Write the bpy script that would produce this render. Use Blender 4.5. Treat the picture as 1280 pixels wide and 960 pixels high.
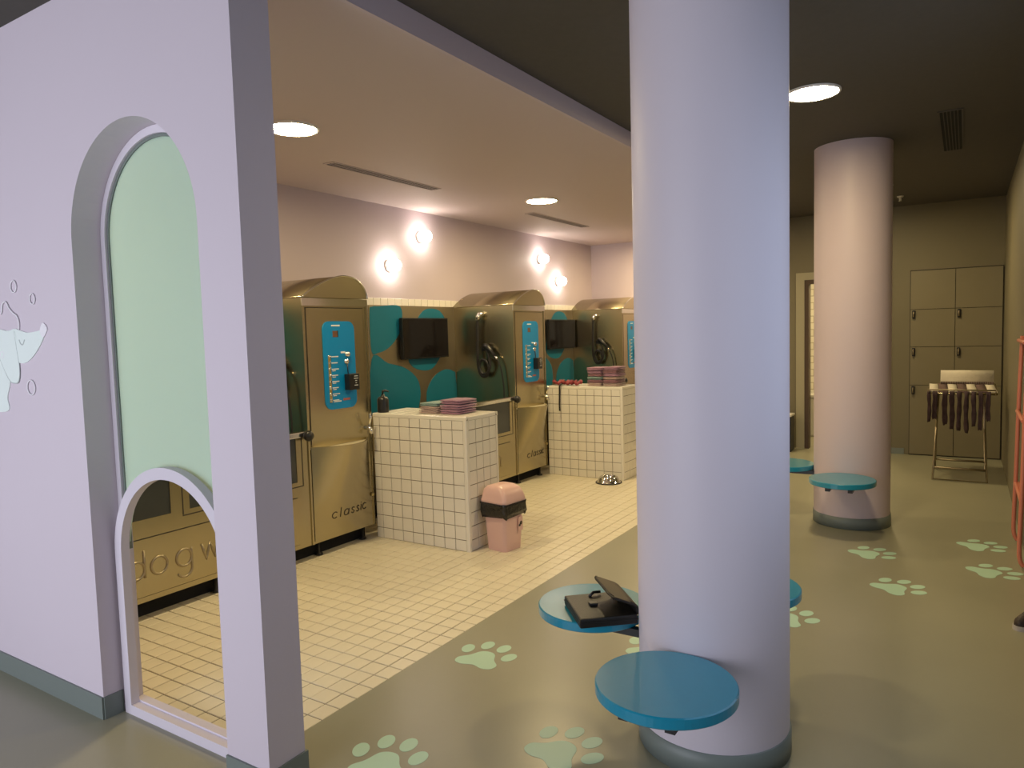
import bpy, math, random
from mathutils import Vector, Matrix
random.seed(7)
PI = math.pi
for o in list(bpy.data.objects): bpy.data.objects.remove(o)
S = bpy.context.scene
COL = S.collection

# ------------------------------------------------------------------ camera
CAM = Vector((-1.9709, -2.3083, 1.5636)); FPX = 897.2
YAW, PIT, ROL = 0.5648, 0.0700, -0.0281
fw = Vector((math.cos(YAW)*math.cos(PIT), math.sin(YAW)*math.cos(PIT), -math.sin(PIT)))
rt0 = fw.cross(Vector((0, 0, 1))).normalized(); up0 = rt0.cross(fw)
rt = rt0*math.cos(ROL) + up0*math.sin(ROL); up = -rt0*math.sin(ROL) + up0*math.cos(ROL)
cd = bpy.data.cameras.new('camera'); cam = bpy.data.objects.new('camera', cd); COL.objects.link(cam)
cd.sensor_width = 36; cd.lens = FPX*36/1280; cd.clip_start = 0.05
M = Matrix((rt, up, -fw)).transposed().to_4x4(); M.translation = CAM
cam.matrix_world = M
S.camera = cam
def pix(p):
    d = Vector(p)-CAM; w = d.dot(fw)
    return 640+FPX*d.dot(rt)/w, 480-FPX*d.dot(up)/w, w

# ------------------------------------------------------------------ light and exposure
S.view_settings.view_transform = 'Standard'; S.view_settings.look = 'None'
S.view_settings.gamma = 1; S.view_settings.use_curve_mapping = False
S.view_settings.exposure = 0.55
W = bpy.data.worlds.new('world'); S.world = W; W.use_nodes = True
W.node_tree.nodes['Background'].inputs[0].default_value = (0.62, 0.75, 1.0, 1)
W.node_tree.nodes['Background'].inputs[1].default_value = 0.4
DAY = dict(energy=98, color=(0.90, 0.91, 1.0))          # daylight assumed to come through an unseen window behind the camera
LAMP = dict(strength=120, color=(1.0, 0.785, 0.415))        # round ceiling lamps
GLOBE = dict(strength=25, color=(1.0, 0.88, 0.74))        # wall globes
ld = bpy.data.lights.new('assumed_shop_daylight', 'AREA'); ld.shape = 'RECTANGLE'; ld.size = 4.8; ld.size_y = 2.4  # area light for the assumed shop window, which is never in view
ld.energy = DAY['energy']; ld.color = DAY['color']
lo = bpy.data.objects.new('assumed_shop_daylight', ld); COL.objects.link(lo)
lo.location = (-4.25, 1.1, 1.30); lo.rotation_euler = (PI/2, 0, -PI/2)
ld2 = bpy.data.lights.new('assumed_side_daylight', 'AREA'); ld2.shape = 'RECTANGLE'; ld2.size = 3.0; ld2.size_y = 1.5  # added to light the column's right side, as if from an assumed window
ld2.energy = 6.5; ld2.color = (0.72, 0.82, 1.0)
lo2 = bpy.data.objects.new('assumed_side_daylight', ld2); COL.objects.link(lo2)
lo2.location = (0.6, -2.645, 1.65); lo2.rotation_euler = (PI/2, 0, 0)

# ------------------------------------------------------------------ materials
MATS = {}
def mat(name, col, rough=0.5, metal=0.0, noise=None, bump=None, emis=None, coat=0.0, spec=0.5, trans=None, sheen=0.0):
    """noise=(scale, amount) colour mottling, bump=(scale, strength)"""
    m = bpy.data.materials.new(name); m.use_nodes = True; nt = m.node_tree; b = nt.nodes['Principled BSDF']
    b.inputs['Base Color'].default_value = (*col, 1); b.inputs['Roughness'].default_value = rough
    b.inputs['Metallic'].default_value = metal; b.inputs['Coat Weight'].default_value = coat
    b.inputs['Specular IOR Level'].default_value = spec; b.inputs['Sheen Weight'].default_value = sheen
    tc = nt.nodes.new('ShaderNodeTexCoord')
    if noise:
        n = nt.nodes.new('ShaderNodeTexNoise'); n.inputs['Scale'].default_value = noise[0]; n.inputs['Detail'].default_value = 4
        nt.links.new(tc.outputs['Object'], n.inputs['Vector'])
        mx = nt.nodes.new('ShaderNodeMix'); mx.data_type = 'RGBA'
        a = noise[1]
        mx.inputs['A'].default_value = (*[max(0, c*(1-a)) for c in col], 1); mx.inputs['B'].default_value = (*[min(1, c*(1+a)) for c in col], 1)
        nt.links.new(n.outputs['Fac'], mx.inputs['Factor']); nt.links.new(mx.outputs['Result'], b.inputs['Base Color'])
    if bump:
        n = nt.nodes.new('ShaderNodeTexNoise'); n.inputs['Scale'].default_value = bump[0]; n.inputs['Detail'].default_value = 3
        nt.links.new(tc.outputs['Object'], n.inputs['Vector'])
        bp = nt.nodes.new('ShaderNodeBump'); bp.inputs['Strength'].default_value = bump[1]; bp.inputs['Distance'].default_value = 0.01
        nt.links.new(n.outputs['Fac'], bp.inputs['Height']); nt.links.new(bp.outputs['Normal'], b.inputs['Normal'])
    if emis:
        b.inputs['Emission Color'].default_value = (*emis[1], 1); b.inputs['Emission Strength'].default_value = emis[0]
    MATS[name] = m
    return m
mat('resin', (0.29, 0.28, 0.20), 0.30, noise=(1.6, 0.10), bump=(60, 0.02))
mat('lilac_wall', (0.62, 0.55, 0.615), 0.6, noise=(1.2, 0.02), bump=(220, 0.03))
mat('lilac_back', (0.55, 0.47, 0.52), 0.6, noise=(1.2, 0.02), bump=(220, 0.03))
mat('lilac_frame', (0.66, 0.61, 0.68), 0.45)
mat('column_paint', (0.62, 0.565, 0.63), 0.5, noise=(1.0, 0.02), bump=(200, 0.02))
mat('column_lamp_tint', (0.62, 0.515, 0.555), 0.5, noise=(1.0, 0.02), bump=(200, 0.02))  # same column paint, made pinker to allow for the yellow lamp light
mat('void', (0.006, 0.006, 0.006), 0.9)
mat('ceiling_light', (0.55, 0.465, 0.475), 0.7)
mat('ceiling_dark', (0.075, 0.068, 0.058), 0.85, noise=(30, 0.1))
mat('olive_wall', (0.165, 0.145, 0.090), 0.6, noise=(2, 0.06), bump=(200, 0.03))
mat('locker_paint', (0.195, 0.17, 0.105), 0.5, noise=(3, 0.05))
mat('baseboard', (0.17, 0.20, 0.185), 0.45)
mat('grout', (0.13, 0.09, 0.055), 0.9, noise=(40, 0.2))
mat('tile', (0.76, 0.69, 0.53), 0.28, noise=(7, 0.07), spec=0.5)
mat('wall_tile', (0.80, 0.76, 0.68), 0.22, noise=(6, 0.04))
mat('steel', (0.50, 0.44, 0.29), 0.27, 1.0, noise=(3, 0.06), bump=(90, 0.015))
mat('steel_dull', (0.40, 0.34, 0.24), 0.42, 1.0, noise=(3, 0.06))
mat('steel_bright', (0.75, 0.74, 0.70), 0.14, 1.0)
mat('steel_tray_lit', (0.72, 0.66, 0.50), 0.5, 0.5)  # paler than the other steel: brightness of the lit tray put into the colour
mat('seam', (0.03, 0.025, 0.02), 0.7)
mat('blue_panel', (0.0, 0.24, 0.56), 0.35)
mat('petal_blue', (0.01, 0.16, 0.24), 0.3)
mat('seat_blue', (0.004, 0.25, 0.39), 0.30, noise=(30, 0.04), coat=0.6)
mat('black', (0.012, 0.012, 0.013), 0.35)
mat('black_rubber', (0.015, 0.014, 0.014), 0.5)
mat('screen', (0.010, 0.008, 0.008), 0.12)
mat('leather', (0.009, 0.008, 0.0075), 0.42, bump=(160, 0.15))
mat('flap_sheen', (0.11, 0.095, 0.065), 0.6)  # olive sheen on the flap's outer leather, put in as a colour
mat('white_print', (0.75, 0.78, 0.78), 0.5)
mat('brown_window', (0.16, 0.08, 0.05), 0.3)
mat('red_print', (0.35, 0.10, 0.09), 0.5)
mat('brass', (0.55, 0.43, 0.18), 0.35, 0.7)
mat('dark_print', (0.05, 0.035, 0.02), 0.6)
mat('glass_dark', (0.05, 0.055, 0.055), 0.12)
mat('mint', (0.43, 0.64, 0.50), 0.4)
mat('pink_plastic', (0.72, 0.47, 0.43), 0.32)
mat('bin_bag', (0.012, 0.011, 0.011), 0.25, bump=(40, 0.6))
mat('mural_white', (0.74, 0.82, 0.79), 0.55)
mat('mural_line', (0.80, 0.78, 0.82), 0.55)
mat('mural_dark', (0.50, 0.55, 0.54), 0.55)
mat('towel_mauve', (0.33, 0.17, 0.26), 0.95, noise=(60, 0.25), bump=(250, 0.5), sheen=0.3)
mat('towel_beige', (0.42, 0.30, 0.28), 0.95, noise=(60, 0.25), bump=(250, 0.5), sheen=0.3)
mat('towel_teal', (0.22, 0.33, 0.32), 0.95, noise=(60, 0.25), bump=(250, 0.5), sheen=0.3)
mat('towel_plum', (0.22, 0.10, 0.13), 0.95, noise=(60, 0.3), bump=(250, 0.5), sheen=0.3)
mat('red_cord', (0.30, 0.05, 0.06), 0.7, noise=(80, 0.6))
mat('coral', (0.62, 0.20, 0.13), 0.35)
mat('cloth_dark', (0.055, 0.032, 0.040), 0.9, noise=(25, 0.4))
mat('cloth_white', (0.60, 0.55, 0.46), 0.9, noise=(20, 0.1), bump=(120, 0.4))
mat('cloth_stripe', (0.12, 0.075, 0.07), 0.9, noise=(25, 0.3))
mat('white_plastic', (0.65, 0.63, 0.58), 0.4)
mat('door_brown', (0.07, 0.04, 0.02), 0.5)
mat('door_frame', (0.34, 0.31, 0.21), 0.5)
mat('shoe', (0.035, 0.022, 0.018), 0.55, bump=(90, 0.3))
mat('sole', (0.5, 0.46, 0.42), 0.6)
mat('lamp_disc', (1, 1, 1), 0.5, emis=(LAMP['strength'], LAMP['color']))
mat('globe', (1, 1, 1), 0.5, emis=(GLOBE['strength'], GLOBE['color']))
mat('lamp_rim', (0.75, 0.72, 0.68), 0.4)
mat('window_frame', (0.25, 0.25, 0.26), 0.4)
def special(name):
    m = bpy.data.materials.new(name); m.use_nodes = True; nt = m.node_tree
    for n in list(nt.nodes): nt.nodes.remove(n)
    MATS[name] = m
    return nt, nt.nodes.new('ShaderNodeOutputMaterial')
# mint film on frosted glass: passes light diffusely, shines a little
nt, out = special('frosted_film')
t = nt.nodes.new('ShaderNodeBsdfTranslucent'); t.inputs[0].default_value = (0.86, 0.95, 0.90, 1)
d = nt.nodes.new('ShaderNodeBsdfDiffuse'); d.inputs[0].default_value = (0.55, 0.74, 0.66, 1)
g = nt.nodes.new('ShaderNodeBsdfGlossy'); g.inputs['Roughness'].default_value = 0.25
m1 = nt.nodes.new('ShaderNodeMixShader'); m1.inputs[0].default_value = 0.48
m2 = nt.nodes.new('ShaderNodeMixShader'); m2.inputs[0].default_value = 0.05
nt.links.new(t.outputs[0], m1.inputs[1]); nt.links.new(d.outputs[0], m1.inputs[2])
nt.links.new(m1.outputs[0], m2.inputs[1]); nt.links.new(g.outputs[0], m2.inputs[2]); nt.links.new(m2.outputs[0], out.inputs[0])
# clear panes of the assumed windows
nt, out = special('clear_glass')
t = nt.nodes.new('ShaderNodeBsdfTransparent'); g = nt.nodes.new('ShaderNodeBsdfGlossy'); g.inputs['Roughness'].default_value = 0.02
m1 = nt.nodes.new('ShaderNodeMixShader'); m1.inputs[0].default_value = 0.06
nt.links.new(t.outputs[0], m1.inputs[1]); nt.links.new(g.outputs[0], m1.inputs[2]); nt.links.new(m1.outputs[0], out.inputs[0])
# small white tiles of the washroom wall, far away
def brickmat(name, c1, c2, mortar, w, h):
    m = mat(name, c1, 0.3); nt = m.node_tree; b = nt.nodes['Principled BSDF']
    tc = nt.nodes.new('ShaderNodeTexCoord'); mp = nt.nodes.new('ShaderNodeMapping'); mp.inputs['Rotation'].default_value = (PI/2, 0, PI/2)
    br = nt.nodes.new('ShaderNodeTexBrick'); br.inputs['Color1'].default_value = (*c1, 1); br.inputs['Color2'].default_value = (*c2, 1)
    br.inputs['Mortar'].default_value = (*mortar, 1); br.inputs['Scale'].default_value = 1; br.inputs['Brick Width'].default_value = w
    br.inputs['Row Height'].default_value = h; br.inputs['Mortar Size'].default_value = 0.006
    sx = nt.nodes.new('ShaderNodeSeparateXYZ'); cx = nt.nodes.new('ShaderNodeCombineXYZ')
    nt.links.new(tc.outputs['Object'], sx.inputs[0]); nt.links.new(sx.outputs['Y'], cx.inputs['X']); nt.links.new(sx.outputs['Z'], cx.inputs['Y'])
    nt.links.new(cx.outputs[0], br.inputs['Vector']); nt.links.new(br.outputs['Color'], b.inputs['Base Color'])
brickmat('washroom_tile', (0.72, 0.69, 0.6), (0.68, 0.65, 0.57), (0.4, 0.36, 0.28), 0.25, 0.1)

# ------------------------------------------------------------------ mesh helpers
class MB:
    def __init__(s): s.v = []; s.f = []; s.sm = []
    def add(s, vs, fs, smooth=False):
        n = len(s.v); s.v += [tuple(v) for v in vs]; s.f += [tuple(i+n for i in f) for f in fs]; s.sm += [smooth]*len(fs); return s
    def box(s, a, b, ch=0.0):
        (x0, y0, z0), (x1, y1, z1) = a, b
        if ch <= 0:
            return s.add([(x0,y0,z0),(x1,y0,z0),(x1,y1,z0),(x0,y1,z0),(x0,y0,z1),(x1,y0,z1),(x1,y1,z1),(x0,y1,z1)],
                         [(3,2,1,0),(4,5,6,7),(0,1,5,4),(1,2,6,5),(2,3,7,6),(3,0,4,7)])
        import bmesh
        bm = bmesh.new(); bmesh.ops.create_cube(bm, size=1)
        for v in bm.verts: v.co = ((x0+x1)/2+v.co.x*(x1-x0), (y0+y1)/2+v.co.y*(y1-y0), (z0+z1)/2+v.co.z*(z1-z0))
        bmesh.ops.bevel(bm, geom=list(bm.edges), offset=ch, segments=2, profile=0.6, affect='EDGES')
        bm.verts.index_update()
        s.add([v.co.copy() for v in bm.verts], [[v.index for v in f.verts] for f in bm.faces]); bm.free(); return s
    def prism(s, pts, axis, a, b, smooth=False):
        """extrude a 2D outline along an axis (x: pts=(y,z); y: pts=(x,z); z: pts=(x,y))"""
        n = len(pts)
        mk = {'x': lambda p, t: (t, p[0], p[1]), 'y': lambda p, t: (p[0], t, p[1]), 'z': lambda p, t: (p[0], p[1], t)}[axis]
        vs = [mk(p, a) for p in pts]+[mk(p, b) for p in pts]
        area = sum(pts[i][0]*pts[(i+1) % n][1]-pts[(i+1) % n][0]*pts[i][1] for i in range(n))
        flip = (area > 0) != (axis == 'y'); flip = flip != (b < a)
        c0 = list(range(n)); c1 = list(range(n, 2*n))
        f1 = [c0[::-1], c1] if flip else [c0, c1[::-1]]
        sd = [((i, (i+1) % n, n+(i+1) % n, n+i) if flip else ((i+1) % n, i, n+i, n+(i+1) % n)) for i in range(n)]
        k = len(s.v); s.v += vs
        s.f += [tuple(i+k for i in f) for f in f1]+[tuple(i+k for i in f) for f in sd]
        s.sm += [False, False]+[smooth]*n
        return s
    def ring(s, outer, inner, axis, a, b):
        n = len(outer)
        mk = {'x': lambda p, t: (t, p[0], p[1]), 'y': lambda p, t: (p[0], t, p[1]), 'z': lambda p, t: (p[0], p[1], t)}[axis]
        vs = [mk(p, a) for p in outer]+[mk(p, a) for p in inner]+[mk(p, b) for p in outer]+[mk(p, b) for p in inner]
        fs = []
        for i in range(n):
            j = (i+1) % n
            fs += [(i, j, n+j, n+i), (2*n+j, 2*n+i, 3*n+i, 3*n+j), (j, i, 2*n+i, 2*n+j), (n+i, n+j, 3*n+j, 3*n+i)]
        return s.add(vs, fs)
    def lathe(s, prof, c=(0, 0, 0), seg=32, smooth=True, axis='z'):
        vs = []; fs = []
        m = len(prof)
        for k in range(seg):
            a = 2*PI*k/seg
            for r, z in prof:
                p = (r*math.cos(a), r*math.sin(a), z)
                if axis == 'y': p = (p[0], p[2], p[1])
                if axis == 'x': p = (p[2], p[0], p[1])
                vs.append((c[0]+p[0], c[1]+p[1], c[2]+p[2]))
        for k in range(seg):
            q = (k+1) % seg
            for i in range(m-1): fs.append((k*m+i, q*m+i, q*m+i+1, k*m+i+1))
        return s.add(vs, fs, smooth)
    def tube(s, pts, r, seg=10, closed=False, smooth=True):
        P = [Vector(p) for p in pts]; n = len(P); vs = []; fs = []
        nrm = None
        for i, p in enumerate(P):
            a = P[i-1] if (i > 0 or closed) else P[i]; b = P[(i+1) % n] if (i < n-1 or closed) else P[i]
            t = (b-a).normalized()
            if nrm is None: nrm = t.orthogonal().normalized()
            nrm = (nrm-t*nrm.dot(t)); nrm = nrm.normalized() if nrm.length > 1e-6 else t.orthogonal().normalized()
            bn = t.cross(nrm); rr = r[i] if isinstance(r, (list, tuple)) else r
            for k in range(seg):
                a_ = 2*PI*k/seg; vs.append(p+nrm*math.cos(a_)*rr+bn*math.sin(a_)*rr)
        m = n if closed else n-1
        for i in range(m):
            j = (i+1) % n
            for k in range(seg):
                q = (k+1) % seg; fs.append((i*seg+k, i*seg+q, j*seg+q, j*seg+k))
        s.add(vs, fs, smooth)
        if not closed:
            k = len(s.v)-n*seg
            s.f += [tuple(range(k, k+seg))[::-1], tuple(range(k+(n-1)*seg, k+n*seg))]; s.sm += [False, False]
        return s
    def mesh(s, name):
        me = bpy.data.meshes.new(name); me.from_pydata(s.v, [], s.f); me.polygons.foreach_set('use_smooth', s.sm); me.update(); return me
def link(name, me, material, parent=None):
    o = bpy.data.objects.new(name, me); COL.objects.link(o)
    if material and not me.materials: me.materials.append(MATS[material])
    if parent is not None: o.parent = parent
    return o
def build(mb, name, material, parent=None, recalc=True):
    me = mb.mesh(name)
    if recalc:
        import bmesh
        bm = bmesh.new(); bm.from_mesh(me); bmesh.ops.recalc_face_normals(bm, faces=bm.faces); bm.to_mesh(me); bm.free()
    return link(name, me, material, parent)
def empty(name, loc=(0, 0, 0), rz=0.0):
    o = bpy.data.objects.new(name, None); COL.objects.link(o); o.location = loc; o.rotation_euler = (0, 0, rz); o.empty_display_size = 0.1; return o
def tag(o, label, cat, group=None):
    o['label'] = label; o['category'] = cat
    if group: o['group'] = group
    return o
def struct(o, label=None):
    o['kind'] = 'structure'
    if label: o['label'] = label
    return o
def thing(name, label, cat, loc=(0, 0, 0), rz=0.0, group=None): return tag(empty(name, loc, rz), label, cat, group)
def copy_tree(o, parent=None):
    c = o.copy(); COL.objects.link(c); c.parent = parent
    for ch in o.children: copy_tree(ch, c)
    return c
def strokes(ch):
    """plain round letters drawn with a pen, x-height 1"""
    A = lambda cx, cy, rr, d0, d1, n=18: [(cx+rr*math.cos(math.radians(d0+(d1-d0)*i/n)), cy+rr*math.sin(math.radians(d0+(d1-d0)*i/n))) for i in range(n+1)]
    O = A(0, 0.5, 0.5, 0, 360, 28)
    S_ = catmull([(0.28, 0.84), (0.02, 1.0), (-0.25, 0.80), (-0.12, 0.58), (0.15, 0.44), (0.28, 0.22), (0.0, 0.0), (-0.30, 0.16)], 4, False)
    return {'o': [O], 'c': [A(0, 0.5, 0.5, 42, 318)], 'a': [O, [(0.5, 1.0), (0.5, 0.0)]], 'd': [O, [(0.5, 1.55), (0.5, 0.0)]],
            'g': [O, [(0.5, 1.0), (0.5, 0.4), (0.5, -0.15)]+A(0, -0.15, 0.5, 0, -150)[1:]], 'l': [[(0, 1.55), (0, 0)]], 'i': [[(0, 1.0), (0, 0)], [(0, 1.36), (0, 1.26)]],
            'h': [[(-0.4, 1.55), (-0.4, 0)], [(-0.4, 0.55)]+A(0, 0.6, 0.4, 180, 0)+[(0.4, 0)]], 's': [S_], 'w': [[(-0.6, 1), (-0.3, 0), (0, 1), (0.3, 0), (0.6, 1)]]}[ch]
def letter(ch, fn, rad, material, parent):
    mb = MB()
    for st in strokes(ch):
        dense = []
        for p, q in zip(st, st[1:]):
            for k in range(2): dense.append((p[0]+(q[0]-p[0])*k/2, p[1]+(q[1]-p[1])*k/2))
        dense.append(st[-1]); mb.tube([fn(*p) for p in dense], rad, 6)
    return build(mb, 'letter', material, parent)
def arc(cx, cy, r, a0, a1, n, ry=None):
    ry = r if ry is None else ry
    return [(cx+r*math.cos(a0+(a1-a0)*i/n), cy+ry*math.sin(a0+(a1-a0)*i/n)) for i in range(n+1)]
def catmull(pts, n=6, closed=True):
    out = []; m = len(pts)
    rng = range(m) if closed else range(m-1)
    for i in rng:
        if closed: p0, p1, p2, p3 = pts[i-1], pts[i], pts[(i+1) % m], pts[(i+2) % m]
        else: p0, p1, p2, p3 = pts[max(i-1, 0)], pts[i], pts[i+1], pts[min(i+2, m-1)]
        for k in range(n):
            t = k/n
            out.append(tuple(0.5*((2*b)+(-a+c)*t+(2*a-5*b+4*c-d)*t*t+(-a+3*b-3*c+d)*t**3) for a, b, c, d in zip(p0, p1, p2, p3)))
    if not closed: out.append(tuple(pts[-1]))
    return out
def rrect(x0, y0, x1, y1, r, n=5):
    return arc(x1-r, y1-r, r, 0, PI/2, n)+arc(x0+r, y1-r, r, PI/2, PI, n)+arc(x0+r, y0+r, r, PI, 1.5*PI, n)+arc(x1-r, y0+r, r, 1.5*PI, 2*PI, n)

# ------------------------------------------------------------------ the room
ZD, ZW = 2.92, 2.815            # dark ceiling of the waiting area, light ceiling over the wash bays
XE, YB, YR, YP = 7.68, 2.37, -2.66, -0.325
XW0, XW1 = -0.45, -0.295        # left wall, its two faces
floor = struct(build(MB().box((-4.4, YR-0.1, -0.12), (XE+2.0, -0.09, 0)).box((-4.4, -0.09, -0.12), (-0.36, 6.0, 0)), 'floor', 'resin'),
               'grey olive resin floor of the waiting area')
build(MB().box((-0.36, -0.09, -0.12), (XE+0.1, YB, -0.004)), 'grout_bed', 'grout', floor)
# floor tiles, 10 cm grid
def tile_mesh(w, h, t=0.006, ch=0.002):
    x, y = w/2, h/2; xi, yi = x-ch, y-ch
    return MB().add([(-x,-y,-t),(x,-y,-t),(x,y,-t),(-x,y,-t),(-x,-y,-ch),(x,-y,-ch),(x,y,-ch),(-x,y,-ch),(-xi,-yi,0),(xi,-yi,0),(xi,yi,0),(-xi,yi,0)],
        [(0,1,5,4),(1,2,6,5),(2,3,7,6),(3,0,4,7),(4,5,9,8),(5,6,10,9),(6,7,11,10),(7,4,8,11),(8,9,10,11)])
TM = {}
def tile_me(w, h, m):
    k = (round(w, 4), round(h, 4), m)
    if k not in TM:
        TM[k] = tile_mesh(w, h).mesh('tile'); TM[k].materials.append(MATS[m])
    return TM[k]
cells = []
for i in range(-4, 77):
    for j in range(-1, 20):
        x0, x1 = i*0.1, i*0.1+0.1; y0, y1 = max(j*0.1, -0.09), j*0.1+0.1
        if i == -4: x0 = -0.335
        cx, cy = (x0+x1)/2, (y0+y1)/2
        u, v, w = pix((cx, cy, 0))
        vis = 0 < u < 800 and v < 950 and cy < 1.62 and (u > 372 or (168 < u < 284 and 640 < v < 945)) and not (2.12 < cx < 2.54 and cy > 0.69) and not (4.87 < cx < 5.29 and cy > 0.69)
        if vis and cx > 2.12 and cy > 0.69+(cx-2.12)*0.0 and u < 622: vis = False
        cells.append((0 if vis else 1, w, x0, x1, y0, y1))
cells.sort()
rest = MB(); gap = 0.005
for n, (hid, w, x0, x1, y0, y1) in enumerate(cells):
    cx, cy, tw, th = (x0+x1)/2, (y0+y1)/2, x1-x0-gap, y1-y0-gap
    if n < 300 and not hid:
        o = link('tile', tile_me(tw, th, 'tile'), None, floor); o.location = (cx, cy, random.uniform(-0.0006, 0.0004))
    else:
        tm = tile_mesh(tw, th); rest.add([(a+cx, b+cy, c) for a, b, c in tm.v], tm.f)
tf = build(rest, 'tile_field', 'tile', floor, False); tf['kind'] = 'stuff'; tf['label'] = 'cream square floor tiles further away'

# left wall with the tall arched opening
AY, AR, ASP = 0.31, 0.41, 1.98                       # arch centre, radius, spring height
outl = [(YP, 0), (AY-AR, 0)]+[(AY-AR*math.cos(a), ASP+AR*math.sin(a)) for a in [PI*i/40 for i in range(41)]]+[(AY+AR, 0), (6.0, 0), (6.0, ZD), (YP, ZD)]
struct(build(MB().prism(outl, 'x', XW0, XW1), 'wall_left', 'lilac_wall'), 'lilac wall with a tall arched opening')
wl = bpy.data.objects['wall_left']
bbh = 0.095
bb = MB().box((XW0-0.008, AY+AR-0.0, 0), (XW0, 6.0, bbh)).box((XW0-0.008, YP-0.008, 0), (XW0, AY-AR+0.0, bbh))
bb.box((XW0, YP-0.008, 0), (XW1+0.008, YP, bbh)).box((XW1, YP, 0), (XW1+0.008, AY-AR, bbh)).box((XW0, AY+AR-0.006, 0), (-0.37, AY+AR, bbh))
struct(build(bb, 'baseboard_left', 'baseboard'))
# framed frosted glass in the arch, pet doorway below it
def arch_loop(cy, r, zs, z0, n=40):
    return [(cy-r, z0)]+[(cy-r*math.cos(PI*i/n), zs+r*math.sin(PI*i/n)) for i in range(n+1)]+[(cy+r, z0)]
gp = empty('window_1', (0, 0, 0)); struct(gp, 'arched frosted mint glass panel above the small pet doorway')
build(MB().ring(arch_loop(AY, AR-0.001, ASP, 0.0), arch_loop(AY, AR-0.032, ASP, 0.05), 'x', -0.336, -0.300), 'window_frame', 'lilac_frame', gp)
build(MB().prism(arch_loop(AY, AR-0.033, ASP, 0.70)+arch_loop(AY, AR-0.044, ASP, 0.70)[::-1], 'x', -0.326, -0.310), 'gasket', 'baseboard', gp)
build(MB().prism([(AY-0.369, 0.70), (AY-0.369, ASP)]+[(AY-0.369*math.cos(PI*i/40), ASP+0.369*math.sin(PI*i/40)) for i in range(1, 40)]+[(AY+0.369, ASP), (AY+0.369, 0.70)]+
      [(AY+0.368*math.cos(PI*i/24), 0.70+0.368*math.sin(PI*i/24)) for i in range(25)], 'x', -0.321, -0.315), 'pane', 'frosted_film', gp)
pd = empty('door_1', (0, 0, 0)); struct(pd, 'small arched pet doorway with a pale lilac frame')
build(MB().ring(arch_loop(AY, 0.392, 0.69, 0.0), arch_loop(AY, 0.345, 0.69, 0.042), 'x', -0.372, -0.336), 'door_frame', 'lilac_frame', pd)

# other walls
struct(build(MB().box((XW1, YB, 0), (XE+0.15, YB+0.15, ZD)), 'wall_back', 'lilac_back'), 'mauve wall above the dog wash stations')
wb = bpy.data.objects['wall_back']
for i in range(4, 80):
    o = link('tile', tile_me(0.097, 0.097, 'wall_tile'), None, wb)
    o.rotation_euler = (PI/2, 0, 0); o.location = (i*0.1-0.02, YB-0.006, 1.885)
r2 = MB()
for i in range(-2, 80):
    for k in range(18):
        z = 1.785-k*0.1; x = i*0.1-0.02
        if -0.25 < x < XE-0.02: r2.add([(a+x, YB-0.006-c*-1, b+z) if 0 else (a+x, YB-0.006-c, b+z) for a, b, c in tile_mesh(0.097, 0.097).v], tile_mesh(0.097, 0.097).f)
o = build(r2, 'tile_field', 'wall_tile', wb); o['kind'] = 'stuff'
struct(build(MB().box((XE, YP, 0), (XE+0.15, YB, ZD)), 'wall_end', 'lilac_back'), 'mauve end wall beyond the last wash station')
DY0, DY1, DZ = -0.585, -1.42, 2.13                      # washroom doorway
struct(build(MB().prism([(YR, 0), (DY1, 0), (DY1, DZ), (DY0, DZ), (DY0, 0), (YP, 0), (YP, ZD), (YR, ZD)], 'x', XE, XE+0.12), 'wall_far', 'olive_wall'), 'olive grey far wall with lockers')
wr = MB().box((-4.4, YR-0.12, 0), (-0.95, YR, ZD)).box((2.15, YR-0.12, 0), (XE+0.12, YR, ZD)).box((-0.95, YR-0.12, 0), (2.15, YR, 0.85)).box((-0.95, YR-0.12, 2.45), (2.15, YR, ZD))  # opening added for the assumed side window
struct(build(wr, 'wall_right', 'olive_wall'), 'olive grey wall along the right side')
w3 = empty('window_assumed_3', (0.6, YR-0.06, 0.85)); struct(w3, 'assumed side window')  # unseen window, assumed to go with the added side light
fr = MB()
for k in range(4): fr.box((-1.55+k*1.0167-(0 if k == 0 else 0.05), -0.03, 0), (-1.55+k*1.0167+(0.05 if k == 0 else 0), 0.03, 1.6))
fr.box((-1.55, -0.03, 0), (1.55, 0.03, 0.05)).box((-1.55, -0.03, 1.55), (1.55, 0.03, 1.6))
build(fr, 'window_frame', 'window_frame', w3)
for k in range(3): build(MB().box((-1.50+k*1.0167, -0.004, 0.05), (-0.55+k*1.0167, 0.004, 1.55)), 'pane', 'clear_glass', w3)
struct(build(MB().box((-4.4, 6.0, 0), (XW1, 6.12, ZD)), 'wall_side', 'lilac_wall'))
# assumed shop window behind the camera, out of view
struct(build(MB().box((-4.52, YR-0.12, 0), (-4.4, 6.12, 0.12)).box((-4.52, YR-0.12, 2.75), (-4.4, 6.12, ZD)).box((-4.52, YR-0.12, 0), (-4.4, -2.1, ZD)).box((-4.52, 4.4, 0), (-4.4, 6.12, ZD)), 'wall_front', 'lilac_wall'))
w2 = empty('window_assumed_2', (-4.46, 1.15, 0.12)); struct(w2, 'assumed wide shop window')
fr = MB()
for k in range(5):
    y = -3.25+k*6.5/4; fr.box((-0.04, y-0.03, 0), (0.04, y+0.03, 2.63))
fr.box((-0.04, -3.25, 0), (0.04, 3.25, 0.06)).box((-0.04, -3.25, 2.57), (0.04, 3.25, 2.63))
build(fr, 'window_frame', 'window_frame', w2)
for k in range(4):
    y = -3.25+k*6.5/4; build(MB().box((-0.004, y+0.03, 0.06), (0.004, y+6.5/4-0.03, 2.57)), 'pane', 'clear_glass', w2)
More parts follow.
